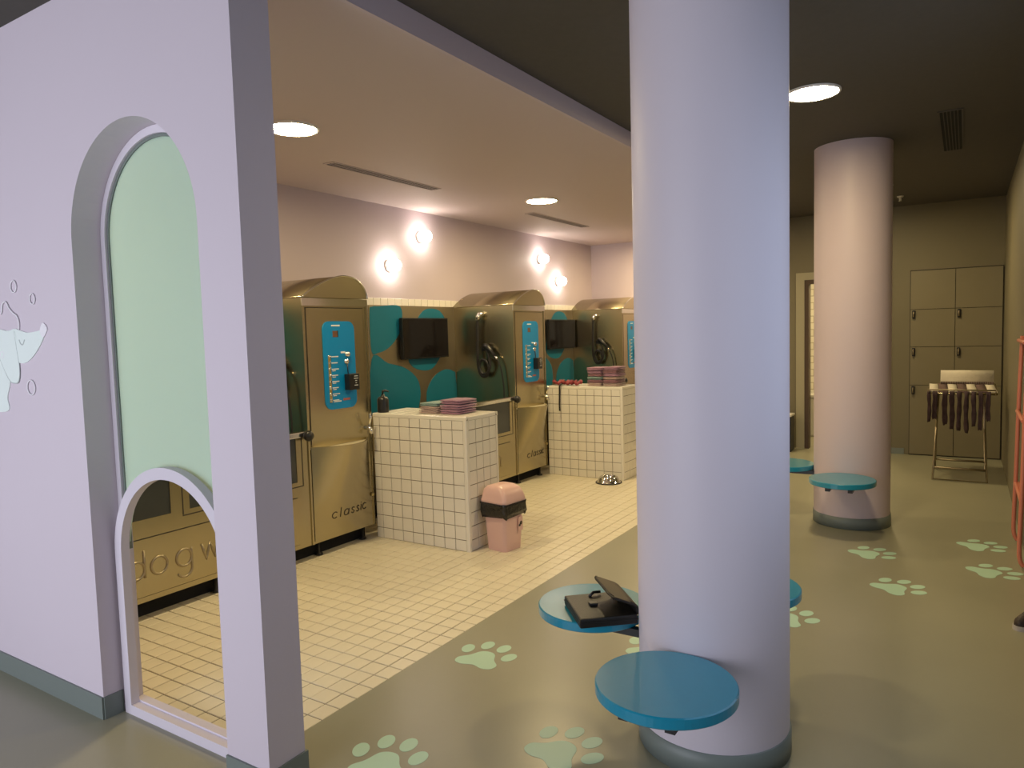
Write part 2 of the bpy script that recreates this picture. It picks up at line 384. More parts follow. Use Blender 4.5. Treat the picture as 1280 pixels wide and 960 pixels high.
# ceilings and the edge between them
struct(build(MB().box((-4.52, YR-0.12, ZD), (XE+0.15, YP, ZD+0.1)).box((-4.52, YP, ZD), (XW1, 6.12, ZD+0.1)), 'ceiling', 'ceiling_dark'), 'dark ceiling of the waiting area')
struct(build(MB().box((XW1, YP, ZW), (XE+0.15, YB+0.15, ZD+0.1)), 'ceiling_bay', 'ceiling_light'), 'pale mauve lowered ceiling over the wash bays')
struct(build(MB().box((XW1, YP-0.02, ZW), (XE, YP, ZD)), 'trim_1', 'lilac_back'), 'mauve step between the two ceilings')
struct(build(MB().box((XE-0.01, YR, 0), (XE, -1.70, 0.0)) if 0 else MB().box((XE-0.01, -1.70, 0), (XE, DY1-0.1, 0.07)), 'baseboard_far', 'baseboard'))
# washroom doorway, open leaf, washroom behind
dr = empty('door_2', (XE, 0, 0)); struct(dr, 'open washroom doorway with pale frame in the far wall')
build(MB().box((-0.02, DY0, 0), (0.14, DY0+0.10, DZ+0.09)).box((-0.02, DY1-0.10, 0), (0.14, DY1, DZ+0.09)).box((-0.02, DY1, DZ), (0.14, DY0, DZ+0.09)), 'door_frame', 'door_frame', dr)
build(MB().box((-0.012, DY0-0.05, 0), (0.125, DY0, DZ)).box((-0.012, DY1, 0), (0.125, DY1+0.05, DZ)).box((-0.012, DY1+0.05, DZ-0.05), (0.125, DY0-0.05, DZ)), 'door_lining', 'door_brown', dr)
ws = MB().box((XE+1.9, -2.1, 0), (XE+2.0, 0.1, ZD)).box((XE+0.15, 0.0, 0), (XE+1.9, 0.1, ZD)).box((XE+0.12, -2.1, 0), (XE+1.9, -2.0, ZD)).box((XE+0.12, -2.1, 2.5), (XE+2.0, 0.1, 2.6))
struct(build(ws, 'wall_washroom', 'washroom_tile'), 'white tiled washroom wall seen through the open doorway')
bt = thing('bath_tub', 'white bath edge inside the bright washroom', 'bathtub', (XE+1.45, -1.0, 0))
build(MB().box((-0.38, -0.85, 0), (0.40, 0.85, 0.55), 0.03), 'tub_body', 'white_plastic', bt)
build(MB().ring(rrect(-0.40, -0.88, 0.42, 0.88, 0.06), rrect(-0.30, -0.78, 0.32, 0.78, 0.06), 'z', 0.55, 0.585), 'tub_rim', 'white_plastic', bt)

# ------------------------------------------------------------------ columns with round seats
CR = 0.275
def column(x, y, n, label):
    o = struct(build(MB().lathe([(CR, 0.0), (CR, ZD)], seg=72), 'column', 'column_paint' if n == 1 else 'column_lamp_tint'), label); o.location = (x, y, 0)
    b = build(MB().lathe([(CR, 0), (CR+0.006, 0), (CR+0.006, 0.088), (CR, 0.09)], seg=72), 'baseboard', 'baseboard', o)
    return o
column(0.665, -1.508, 1, 'thick pale lilac round column in the foreground')
column(4.20, -1.555, 2, 'pale lilac round column further back near the lockers')
sb_top = MB().lathe([(0, 0.437), (0.222, 0.437), (0.226, 0.433), (0.226, 0.403), (0.222, 0.399), (0, 0.399)], seg=64, smooth=False)
seat0 = None
def seat(cx, cy, ang, label):
    global seat0
    ux, uy = math.cos(ang), math.sin(ang)
    loc = (cx+0.502*ux, cy+0.502*uy, 0)
    if seat0 is None:
        t = empty('round_seat'); seat0 = t
        build(sb_top, 'seat_top', 'seat_blue', t)
        for s in (-1, 1):
            br = build(MB().box((-0.240, s*0.075-0.016, 0.369), (0.172, s*0.075+0.016, 0.399)), 'bracket', 'black', t)
    else: t = copy_tree(seat0)
    t.location = loc; t.rotation_euler = (0, 0, ang)
    tag(t, label, 'seat', 'blue round seats fixed to the columns')
    return t
seat(0.665, -1.508, PI, 'empty blue round seat at the front of the foreground column')
seat(0.665, -1.508, PI/2, 'blue round seat with the black bag on it, on the foreground column')
seat(0.665, -1.508, 0, 'blue round seat showing only its edge behind the foreground column')
seat(4.20, -1.555, PI, 'blue round seat at the front of the far column')
seat(4.20, -1.555, PI/2, 'blue round seat behind the left side of the far column')

# ------------------------------------------------------------------ dog wash stations
def station():
    t = empty('dog_wash_station')
    W_, H0, H1, D_ = 0.645, 0.105, 1.855, 0.765
    build(MB().box((0, 0, H0), (W_, D_, H1)), 'tower_body', 'steel', t)
    # arched hood, long slope on the left and tight curve on the right
    prof = catmull([(0, 0), (0.10, 0.062), (0.22, 0.118), (0.34, 0.155), (0.43, 0.165), (0.52, 0.150), (0.595, 0.105), (0.635, 0.045), (0.645, 0)], 5, False)
    hd = build(MB().prism([(x, H1+0.004+z) for x, z in prof], 'y', -0.012, D_, True), 'hood', 'steel', t)
    build(MB().tube([(x, -0.013, H1+0.004+z) for x, z in prof], 0.006, 8), 'hood_edge', 'steel_bright', hd)
    build(MB().box((0.0, -0.010, H1-0.055), (W_, 0.0, H1-0.002)), 'top_rail', 'steel_bright', t)
    # upper front plate standing proud of a dark seam
    build(MB().box((0.030, -0.0015, 0.82), (0.600, 0.002, H1-0.065)), 'seam', 'seam', t)
    build(MB().box((0.036, -0.006, 0.80), (0.594, 0.0, H1-0.071)), 'front_plate', 'steel', t)
    for x0, x1 in ((0.0, 0.016), (0.628, W_)):
        build(MB().box((x0, -0.008, H0), (x1, 0.0, H1-0.055)), 'corner_post', 'steel', t)
    # control panel
    cp = build(MB().prism(rrect(0.178, 1.048, 0.492, 1.690, 0.062, 8), 'y', -0.012, -0.005), 'control_panel', 'blue_panel', t)
    y = -0.0135
    def lbl(x0, z0, x1, z1, m, nm='print', d=0.0):
        return build(MB().box((x0, y-d, z0), (x1, y+0.002, z1)), nm, m, cp)
    lbl(0.262, 1.653, 0.345, 1.664, 'white_print')
    lbl(0.272, 1.575, 0.318, 1.620, 'brown_window', 'display'); lbl(0.318, 1.575, 0.326, 1.622, 'black', 'display_edge')
    lbl(0.217, 1.100, 0.240, 1.440, 'brass', 'button_strip', 0.002)
    for k in range(8):
        z = 1.435-k*0.0455
        build(MB().lathe([(0, -0.006), (0.010, -0.006), (0.010, 0.002)], (0.2285, y-0.001, z), 12, axis='y'), 'button', 'steel_bright', cp)
        lbl(0.248, z-0.006, 0.318 if k % 2 == 0 else 0.308, z+0.001, 'white_print')
        if k > 1: lbl(0.254, z-0.017, 0.286, z-0.012, 'white_print')
    lbl(0.345, 1.455, 0.388, 1.468, 'white_print')
    build(MB().lathe([(0, -0.02), (0.018, -0.02), (0.020, 0.0)], (0.402, y, 1.447), 16, axis='y'), 'key_lock', 'steel_bright', cp)
    build(MB().lathe([(0, -0.012), (0.017, -0.012), (0.020, 0.0)], (0.395, y, 1.392), 16, axis='y'), 'coin_slot', 'steel_bright', cp)
    build(MB().tube([(0.394, y-0.010, 1.375), (0.390, y-0.016, 1.335), (0.398, y-0.012, 1.300)], 0.004, 6), 'key_cord', 'black', cp)
    rd = build(MB().box((0.368, y-0.055, 1.180), (0.470, y, 1.300), 0.006), 'card_reader', 'black', cp)
    for k, w in enumerate((0.036, 0.042, 0.018, 0.012, 0.036)):
        z = 1.285-k*0.017
        build(MB().box((0.433-w/2, y-0.0565, z-0.005), (0.433+w/2, y-0.054, z)), 'print', 'white_print', rd)
    lbl(0.350, 1.105, 0.420, 1.122, 'red_print'); lbl(0.262, 1.100, 0.330, 1.108, 'white_print')
    # bulging lower front with an open basin on top
    n, mrows = 16, 6; vs = []; fs = []; z0, z1 = 0.118, 0.800
    X0, X1 = 0.022, 0.592
    for j in range(mrows+1):
        f = j/mrows
        for i in range(n+1):
            q = i/n; vs.append((X0+(X1-X0)*q, -0.010-0.175*math.sin(PI*q)*f**1.3, z0+(z1-z0)*f))
    for j in range(mrows):
        for i in range(n): fs.append((j*(n+1)+i, j*(n+1)+i+1, (j+1)*(n+1)+i+1, (j+1)*(n+1)+i))
    sc = MB().add(vs, fs, True)
    top = mrows*(n+1); rim = [vs[top+i] for i in range(n+1)]
    inn = [(x, min(yy+0.014, -0.004), z1) for x, yy, z in rim]; low = [(x, min(yy+0.018, -0.0035), z1-0.016) for x, yy, z in rim]; bk = [(x, -0.003, z1-0.016) for x, yy, z in rim]
    sc.add(rim+inn, [(i, i+1, n+1+i+1, n+1+i) for i in range(n)], False)
    sco = build(sc, 'basin_front', 'steel', t)
    ty = MB()
    for a, b in ((inn, low), (low, bk)): ty.add(a+b, [(i, i+1, n+1+i+1, n+1+i) for i in range(n)], False)
    build(ty, 'basin_tray', 'steel_tray_lit', t)
    def on_bulge(xc):
        def fn(u, v):
            x = xc+u*0.046; z = 0.256+v*0.046; q = (x-X0)/(X1-X0); f = (z-z0)/(z1-z0)
            return (x, -0.0105-0.175*math.sin(PI*q)*f**1.3, z)
        return fn
    for ch, xc in zip('classic', (0.196, 0.250, 0.308, 0.376, 0.430, 0.470, 0.512)):
        letter(ch, on_bulge(xc), 0.0042, 'dark_print', sco)
    # lever valve on the right of the front
    vl = build(MB().tube([(0.572, -0.006, 0.875), (0.572, -0.05, 0.875), (0.575, -0.062, 0.86), (0.575, -0.064, 0.83)], 0.017, 12), 'tap', 'steel_bright', t)
    build(MB().tube([(0.572, -0.045, 0.885), (0.566, -0.07, 0.95), (0.566, -0.072, 0.985)], [0.012, 0.010, 0.013], 10), 'lever', 'steel_bright', vl)
    build(MB().lathe([(0, -0.012), (0.012, -0.012), (0.014, 0)], (0.618, -0.008, 0.345), 14, axis='y'), 'side_bolt', 'brass', t)
    # tub left of the tower
    L = -1.66
    tf_ = MB().box((L, 0.0, H0), (0, 0.02, 0.485)).box((L, 0.0, 0.485), (0, 0.02, 0.545)).box((L, 0.0, 0.545), (-1.585, 0.02, 0.895)).box((-1.045, 0.0, 0.545), (-0.925, 0.02, 0.895)).box((-0.105, 0.0, 0.545), (0, 0.02, 0.895))
    tf_.box((-1.585, 0, 0.545), (-1.045, 0.02, 0.575)).box((-0.925, 0, 0.545), (-0.105, 0.02, 0.575)).box((L, 0.02, H0), (L+0.02, D_, 0.895)).box((L, 0.02, 0.50), (0, D_, 0.52)).box((L, 0.02, H0), (0, D_, 0.125))
    build(tf_, 'tub_body', 'steel', t)
    rl = build(MB().box((L, -0.028, 0.885), (0, 0.035, 0.925), 0.008), 'tub_rail', 'steel_bright', t)
    for x0, x1 in ((-1.585, -1.045), (-0.925, -0.105)):
        build(MB().box((x0, 0.006, 0.575), (x1, 0.012, 0.885)), 'tub_window', 'glass_dark', t)
    build(MB().box((-0.972, -0.002, 0.548), (-0.966, 0.001, 0.885)).box((-0.972, -0.002, 0.540), (-0.052, 0.001, 0.546)).box((-0.058, -0.002, 0.546), (-0.052, 0.001, 0.885)), 'door_seam', 'seam', t)
    build(MB().box((-1.60, -0.0025, 0.136), (-0.112, 0.001, 0.470)), 'plate_seam', 'seam', t)
    pl = build(MB().box((-1.596, -0.007, 0.140), (-0.116, 0.0, 0.466)), 'name_plate', 'steel', t)
    for ch, xc in zip('dogwash', (-1.277, -1.140, -0.985, -0.810, -0.637, -0.490, -0.345)):
        letter(ch, (lambda xx: lambda u, v: (xx+u*0.098, -0.0075, 0.246+v*0.100))(xc), 0.0075, 'steel_dull', pl)
    kn = build(MB().lathe([(0, -0.075), (0.028, -0.072), (0.038, -0.055), (0.034, -0.03), (0.016, -0.02), (0.016, 0.0)], (-0.030, 0, 0.893), 20, axis='y'), 'door_handle', 'black', t)
    # splash back with big blue blobs
    bp = build(MB().box((-1.30, D_-0.025, 0.52), (0, D_-0.008, 1.865)), 'back_panel', 'steel_dull', t)
    blobs = [[(2.955, 1.80), (2.99, 1.85), (3.08, 1.855), (3.38, 1.855), (3.385, 1.66), (3.30, 1.54), (3.18, 1.455), (3.05, 1.42), (2.96, 1.44)],
             [(3.50, 1.45), (3.58, 1.66), (3.70, 1.80), (3.83, 1.843), (4.00, 1.818), (4.10, 1.70), (4.085, 1.51), (3.98, 1.34), (3.82, 1.222), (3.60, 1.235), (3.48, 1.32)],
             [(2.955, 1.36), (3.18, 1.315), (3.42, 1.257), (3.597, 1.14), (3.641, 0.988), (3.60, 0.83), (3.55, 0.60), (2.955, 0.60)],
             [(3.74, 0.60), (3.731, 0.898), (3.76, 1.033), (3.876, 1.148), (4.05, 1.206), (4.20, 1.18), (4.24, 1.10), (4.24, 0.60)]]
    for b in blobs:
        build(MB().prism(catmull([(x-4.25, z) for x, z in b], 5), 'y', D_-0.028, D_-0.024), 'blue_blob', 'petal_blue', bp)
    # hose, elbow and spray gun on the left face of the tower
    build(MB().tube([(0.0, 0.36, 1.775), (-0.03, 0.36, 1.775), (-0.055, 0.372, 1.770), (-0.062, 0.385, 1.745), (-0.062, 0.395, 1.715)], 0.026, 14), 'hose_elbow', 'steel_bright', t)
    hp = catmull([(-0.062, 0.395, 1.72), (-0.062, 0.40, 1.55), (-0.062, 0.405, 1.35), (-0.062, 0.40, 1.22), (-0.062, 0.36, 1.135), (-0.065, 0.30, 1.13), (-0.066, 0.265, 1.20), (-0.066, 0.29, 1.28), (-0.067, 0.35, 1.30), (-0.07, 0.38, 1.24), (-0.07, 0.35, 1.16), (-0.07, 0.29, 1.16), (-0.066, 0.25, 1.23), (-0.06, 0.265, 1.33), (-0.055, 0.30, 1.415)], 5, False)
    hs = build(MB().tube(hp, 0.0145, 10), 'hose', 'black_rubber', t)
    build(MB().box((-0.05, 0.34, 1.40), (0.0, 0.36, 1.44)).box((-0.05, 0.26, 1.40), (0.0, 0.28, 1.44)).box((-0.052, 0.26, 1.39), (-0.04, 0.36, 1.44)), 'gun_holder', 'black', t)
    gn = build(MB().tube([(-0.055, 0.325, 1.445), (-0.06, 0.29, 1.435), (-0.06, 0.25, 1.40), (-0.058, 0.19, 1.335)], [0.030, 0.034, 0.024, 0.016], 12), 'spray_gun', 'black', t)
    build(MB().tube([(-0.058, 0.19, 1.335), (-0.056, 0.165, 1.305)], [0.014, 0.012], 10), 'gun_nozzle', 'steel_bright', gn)
    build(MB().tube(catmull([(-0.056, 0.165, 1.305), (-0.05, 0.13, 1.22), (-0.045, 0.11, 1.10), (-0.045, 0.10, 0.98), (-0.05, 0.10, 0.90), (-0.05, 0.12, 0.70), (-0.08, 0.2, 0.53)], 5, False), 0.008, 8), 'thin_hose', 'black_rubber', t)
    # black block painted in for the shadow under the station, and feet
    build(MB().box((L+0.03, 0.085, 0), (W_-0.03, D_-0.02, H0)), 'under_shade', 'void', t)
    ft = MB().lathe([(0, 0), (0.030, 0), (0.030, 0.012), (0.012, 0.02), (0.012, H0), (0, H0)], seg=14).mesh('foot')
    for x in (L+0.1, -0.75, 0.10, 0.55):
        o = link('foot', ft, 'black', t); o.location = (x, 0.05, 0)
    return t
st0 = station(); st0.location = (1.487, 1.60, 0)
tag(st0, 'steel dog wash station nearest the arched doorway, its control tower fully in view', 'dog wash', 'steel dog wash stations')
for x, l in ((4.243, 'steel dog wash station in the middle, hose hanging behind the first tiled counter'),
             (6.993, 'steel dog wash station furthest away, half hidden by the foreground column')):
    c = copy_tree(st0); c.location = (x, 1.60, 0); tag(c, l, 'dog wash', 'steel dog wash stations')

# black screens on the splash backs
for x0, x1, z0, z1, l in ((3.335, 4.055, 1.34, 1.745, 'black wall screen above the first tiled counter'), (6.22, 6.96, 1.345, 1.735, 'black wall screen in the furthest wash bay')):
    t = thing('wall_screen', l, 'screen', ((x0+x1)/2, YB, z0)); w = (x1-x0)/2; h = z1-z0
    build(MB().box((-w, -0.085, 0), (w, -0.045, h), 0.004), 'screen_frame', 'black', t)
    build(MB().box((-w+0.012, -0.0865, 0.014), (w-0.012, -0.084, h-0.012)), 'display', 'screen', t)
    build(MB().box((-0.12, -0.046, h/2-0.1), (0.12, -0.029, h/2+0.1)), 'bracket', 'black', t)

# ------------------------------------------------------------------ tiled counters
def counter(x0, label):
    Wc, Y0, Y1, H = 0.41, 0.69, 1.583, 0.98
    t = thing('tiled_counter', label, 'counter', (x0, Y0, 0), 0, 'white tiled counters between the wash bays')
    L = Y1-Y0
    build(MB().box((0.005, 0.005, 0), (Wc-0.005, L, H-0.005)), 'core', 'grout', t)
    tr = 0.028
    # rounded edge trims
    for nm, mb in (('corner_trim', MB().prism([(0, tr), (0, 0.008), (0.002, 0.002), (0.008, 0), (tr, 0), (tr, 0.006), (0.006, tr)], 'z', 0, H-tr)),
                   ('corner_trim', MB().prism([(Wc, tr), (Wc, 0.008), (Wc-0.002, 0.002), (Wc-0.008, 0), (Wc-tr, 0), (Wc-tr, 0.006), (Wc-0.006, tr)], 'z', 0, H-tr)),
                   ('edge_trim', MB().prism([(0, H-tr), (0, H-0.008), (0.002, H-0.002), (0.008, H), (tr, H), (tr, H-0.006), (0.006, H-tr)], 'y', 0.0, L)),
                   ('edge_trim', MB().prism([(Wc, H-tr), (Wc, H-0.008), (Wc-0.002, H-0.002), (Wc-0.008, H), (Wc-tr, H), (Wc-tr, H-0.006), (Wc-0.006, H-tr)], 'y', 0.0, L)),
                   ('edge_trim', MB().prism([(0, H-tr), (0, H-0.008), (0.002, H-0.002), (0.008, H), (tr, H), (tr, H-0.006), (0.006, H-tr)], 'x', tr, Wc-tr))):
        build(mb, nm, 'wall_tile', t)
    g = 0.0045
    def put(w, h, loc, rot):
        o = link('tile', tile_me(w-g, h-g, 'wall_tile'), None, t); o.location = loc; o.rotation_euler = rot
    zs = [H-tr-0.07]+[H-tr-0.07-0.1*k for k in range(1, 9)]+[0.0]
    zt = [H-tr]+zs
    rows = [(zt[k+1], zt[k]) for k in range(len(zs))]
    ys = [(tr+0.1*k, min(tr+0.1*(k+1), L)) for k in range(9)]
    xs = [(tr+(Wc-2*tr)/4*k, tr+(Wc-2*tr)/4*(k+1)) for k in range(4)]
    for a, b in rows:
        for c, d in ys:
            put(b-a, d-c, (0, (c+d)/2, (a+b)/2), (0, -PI/2, 0))
            put(b-a, d-c, (Wc, (c+d)/2, (a+b)/2), (0, PI/2, 0)) if a > 0.5 else None
        for c, d in xs: put(d-c, b-a, ((c+d)/2, 0, (a+b)/2), (PI/2, 0, 0))
    for c, d in ys:
        for e, f in xs: put(f-e, d-c, ((e+f)/2, (c+d)/2, H), (0, 0, 0))
    return t
counter(2.134, 'white tiled counter beside the pink bin, towels on top')
counter(4.892, 'white tiled counter beside the metal dog bowl, tall towel stacks on top')

# ------------------------------------------------------------------ towels
def towel_mesh(w, d, h, seed):
    """folded towel: four soft layers, folded edge to -x; w along x, d along y"""
    rnd = random.Random(seed); mb = MB(); ly = 2; lh = h/ly
    for k in range(ly):
        ww = w*(1-0.04*rnd.random()); dd = d*(1-0.05*rnd.random()); ox = rnd.uniform(-0.004, 0.004)
        prof = []
        for a in range(5): prof.append((-ww/2+lh/2-lh/2*math.sin(PI*a/4)+ox, k*lh+lh/2-lh/2*math.cos(PI*a/4)))
        for a in range(5): prof.append((ww/2-lh/2+lh/2*math.sin(PI*a/4)+ox, k*lh+lh/2+lh/2*math.cos(PI*a/4)))
        ny = 7; n = len(prof); vs = []; fs = []
        for j in range(ny):
            y = -dd/2+dd*j/(ny-1); e = 0.6 if j in (0, ny-1) else 1.0
            for x, z in prof:
                zc = k*lh+lh/2
                vs.append((x*(1+0.01*math.sin(j*2.1+seed)), y, zc+(z-zc)*e+0.0015*math.sin(j*1.7+x*30+seed)))
        for j in range(ny-1):
            for i in range(n): fs.append((j*n+i, j*n+(i+1) % n, (j+1)*n+(i+1) % n, (j+1)*n+i))
        fs += [tuple(range(n)), tuple(range((ny-1)*n, ny*n))]
        mb.add(vs, fs, True)
    return mb
ORD = {1: ['single'], 2: ['topmost', 'bottom'], 3: ['topmost', 'middle', 'bottom'], 6: ['topmost', 'second from the top', 'third from the top', 'fourth from the top', 'second from the bottom', 'bottom']}
def stack(x, y, w, d, h, mats, what, where, group, sd):
    n = len(mats); z = 0.981
    for k, m in enumerate(mats):
        o = build(towel_mesh(w, d, h, sd+k), 'folded_towel', m)
        o.location = (x+random.uniform(-0.006, 0.006), y+random.uniform(-0.006, 0.006), z); z += h*1.02+0.003
        tag(o, '%s folded towel, %s in the %s' % (what[k] if isinstance(what, list) else what, ORD[n][n-1-k], where), 'towel', group)
stack(2.335, 1.105, 0.20, 0.185, 0.024, ['towel_beige', 'towel_beige', 'towel_teal'], ['beige', 'pinkish beige', 'grey teal'], 'flat left stack on the near counter', 'towels on the near counter', 3)
stack(2.345, 0.905, 0.22, 0.185, 0.033, ['towel_mauve']*3, 'mauve', 'right stack on the near counter', 'towels on the near counter', 11)
stack(5.07, 1.045, 0.22, 0.17, 0.030, ['towel_beige', 'towel_plum', 'towel_teal', 'towel_plum', 'towel_mauve', 'towel_mauve'], ['beige', 'plum', 'teal', 'plum', 'mauve', 'pale mauve'], 'left tall stack on the far counter', 'towels on the far counter', 21)
stack(5.07, 0.855, 0.22, 0.17, 0.031, ['towel_beige', 'towel_plum', 'towel_beige', 'towel_mauve', 'towel_plum', 'towel_mauve'], ['beige', 'plum', 'beige', 'mauve', 'plum', 'mauve'], 'right tall stack on the far counter', 'towels on the far counter', 31)

# braided red leash lying on the far counter, end hanging down the tiles
ls = thing('dog_leash', 'red and black braided dog leash lying along the far counter edge', 'leash', (4.95, 1.38, 0.981))
cp_ = []
for k in range(46):
    s = k/45; cp_.append((0.045*math.sin(k*0.9)+0.02, 0.165-0.33*s, 0.022+0.012*(1+math.cos(k*1.3))))
build(MB().tube(catmull(cp_, 2, False), 0.017, 7), 'braid', 'red_cord', ls)
cp_ = [(x*0.8+0.02, y+0.006, z+0.012) for x, y, z in cp_[::-1]]
build(MB().tube(catmull(cp_, 2, False), 0.010, 7), 'braid', 'black', ls)
build(MB().tube(catmull([(0.0, 0.04, 0.02), (-0.05, 0.035, 0.018), (-0.083, 0.03, 0.010), (-0.094, 0.03, -0.02), (-0.093, 0.032, -0.10), (-0.092, 0.036, -0.20), (-0.092, 0.034, -0.27)], 4, False), 0.009, 8), 'hanging_end', 'black', ls)

# black pump bottle at the back of the near counter
pb = thing('pump_bottle', 'black pump bottle at the back of the near tiled counter', 'bottle', (2.20, 1.530, 0.981))
build(MB().lathe([(0, 0), (0.043, 0), (0.045, 0.006), (0.045, 0.10), (0.034, 0.118), (0.014, 0.126), (0.014, 0.14), (0, 0.14)], seg=20), 'bottle_body', 'black', pb)
build(MB().tube([(0, 0, 0.138), (0, 0, 0.165), (0.012, -0.02, 0.168), (0.02, -0.045, 0.160)], [0.006, 0.010, 0.008, 0.006], 8), 'pump', 'black', pb)
# ------------------------------------------------------------------ pink bin, dog bowl
tb = thing('swing_bin', 'pink plastic swing-lid bin with a black bag against the near tiled counter', 'bin', (2.345, 0.530, 0), -0.14)
def loft(mb, secs, smooth=True, cap0=True, cap1=True):
    n = len(secs[0]); vs = [p for s in secs for p in s]; fs = []
    for j in range(len(secs)-1):
        for i in range(n): fs.append((j*n+i, j*n+(i+1) % n, (j+1)*n+(i+1) % n, (j+1)*n+i))
    mb.add(vs, fs, smooth)
    if cap0: mb.add(secs[0], [tuple(range(n))[::-1]])
    if cap1: mb.add(secs[-1], [tuple(range(n))])
    return mb
def sec(w, d, z, r=0.03): return [(x, y, z) for x, y in rrect(-w/2, -d/2, w/2, d/2, r)]
build(loft(MB(), [sec(0.185, 0.175, 0), sec(0.190, 0.180, 0.01), sec(0.222, 0.212, 0.35)]), 'bin_body', 'pink_plastic', tb)
bag = []
for z, k in ((0.262, -0.002), (0.250, 0.012), (0.285, 0.020), (0.335, 0.016), (0.352, 0.020), (0.358, 0.004)):
    s = sec(0.222+2*k, 0.212+2*k, z)
    bag.append([(x*(1+0.025*math.sin(i*2.3+z*60)), y*(1+0.025*math.cos(i*1.9+z*80)), zz+(0.010*math.sin(i*1.1) if z < 0.33 else 0)) for i, (x, y, zz) in enumerate(s)])
build(loft(MB(), bag, True, False, False), 'bin_bag', 'bin_bag', tb)
def lsec(w, y0, y1, z, r=0.03): return [(x, y, z) for x, y in rrect(-w/2, y0, w/2, y1, r)]
lid = build(loft(MB(), [lsec(0.232, -0.112, 0.112, 0.345), lsec(0.250, -0.121, 0.121, 0.348), lsec(0.250, -0.121, 0.121, 0.372), lsec(0.242, -0.117, 0.117, 0.384), lsec(0.234, -0.110, 0.112, 0.410), lsec(0.216, -0.088, 0.104, 0.446), lsec(0.186, -0.050, 0.086, 0.468), lsec(0.13, -0.012, 0.05, 0.476, 0.02)]), 'swing_lid', 'pink_plastic', tb)
stk = build(MB().box((0.035, -0.108, 0.135), (0.085, -0.1065, 0.235)), 'sticker', 'pink_plastic', tb)
for dx, dz, r in ((0.050, 0.175, 0.010), (0.066, 0.190, 0.014)):
    build(MB().lathe([(0, -0.0012), (r, -0.001), (r, 0)], (dx, -0.108, dz), 12, axis='y'), 'dot', 'dark_print', stk)
stk.rotation_euler = (0.0, 0, 0)
bw_ = thing('dog_bowl', 'stainless steel dog bowl on the tiles by the far counter', 'bowl', (4.742, 0.795, 0.0005))
build(MB().lathe([(0.118, 0.0), (0.130, 0.0), (0.132, 0.006), (0.118, 0.014), (0.104, 0.045), (0.094, 0.062), (0.088, 0.066), (0.082, 0.062), (0.078, 0.040), (0.070, 0.018), (0, 0.014)], seg=36), 'bowl_body', 'steel_bright', bw_)
build(MB().lathe([(0.119, 0.0), (0.136, 0.0), (0.136, 0.009), (0.124, 0.010)], seg=36), 'rubber_ring', 'black_rubber', bw_)

# ------------------------------------------------------------------ black bag on a seat
bg = thing('document_bag', 'black leather document bag lying open on a blue round seat', 'bag', (0.567, -1.088, 0.4378), math.radians(-48.5))
build(MB().box((-0.117, -0.13, 0), (0.112, 0.13, 0.038), 0.007), 'bag_body', 'leather', bg)
build(MB().box((-0.1185, -0.1315, 0.017), (0.1135, 0.1315, 0.021)), 'zip_seam', 'black', bg)
bcl = build(MB().box((-0.045, -0.012, 0.038), (-0.012, 0.018, 0.048), 0.003), 'clasp', 'black', bg)
vs = []
prof_ = [(0.1125, 0.036), (0.1135, 0.052), (0.111, 0.066), (0.096, 0.075), (0.075, 0.084), (0.055, 0.092), (0.035, 0.100), (0.015, 0.107), (0.006, 0.110)]
for j, (x, z) in enumerate(prof_):
    for q in range(7):
        y = -0.128+0.256*q/6
        vs.append((x+(0.012 if j == 8 and q in (0, 6) else 0), y, z+0.004*math.sin(PI*q/6)*j/8))
fs = [(j*7+q, j*7+q+1, (j+1)*7+q+1, (j+1)*7+q) for j in range(8) for q in range(6)]
flp = build(MB().add(vs, fs, True), 'bag_flap', 'leather', bg)
md = flp.modifiers.new('solid', 'SOLIDIFY'); md.thickness = 0.007; md.offset = 0
li = build(MB().add([(0.060+(x-0.060)*0.93+0.0015, y*0.94, z+0.0042) for x, y, z in vs[21:]], [f for f in fs if max(f) < 42], True), 'flap_face', 'flap_sheen', flp)
build(MB().tube([(-0.02, 0.09, 0.04), (0.0, 0.10, 0.052), (0.03, 0.105, 0.05)], 0.006, 6), 'strap', 'black', bg)

# ------------------------------------------------------------------ ceiling lamps, vents
def ceiling_lamp(x, y, z, label, r=0.145):
    t = thing('ceiling_lamp', label, 'lamp', (x, y, z), 0, 'round ceiling lamps')
    build(MB().lathe([(r+0.008, 0), (r+0.008, -0.010), (r, -0.014), (r-0.006, -0.010), (r-0.006, 0)], seg=40), 'lamp_rim', 'lamp_rim', t)
    build(MB().lathe([(0, -0.011), (r-0.006, -0.010)], seg=40), 'diffuser', 'lamp_disc', t)
ceiling_lamp(1.03, 1.08, ZW, 'glowing round ceiling lamp over the first wash bay, beside the pier')
ceiling_lamp(4.03, 1.105, ZW, 'glowing round ceiling lamp over the middle wash bay')
ceiling_lamp(2.62, -1.533, ZD, 'glowing round lamp in the dark ceiling between the columns')
ceiling_lamp(7.0, 1.105, ZW, 'assumed round ceiling lamp over the furthest wash bay')  # hidden lamp, assumed to continue the row
ceiling_lamp(6.1, -1.533, ZD, 'assumed round lamp in the dark ceiling behind the far column')  # hidden lamp, assumed
ceiling_lamp(XE+1.0, -1.0, 2.5, 'assumed round lamp in the washroom ceiling')  # unseen lamp, assumed for the bright washroom
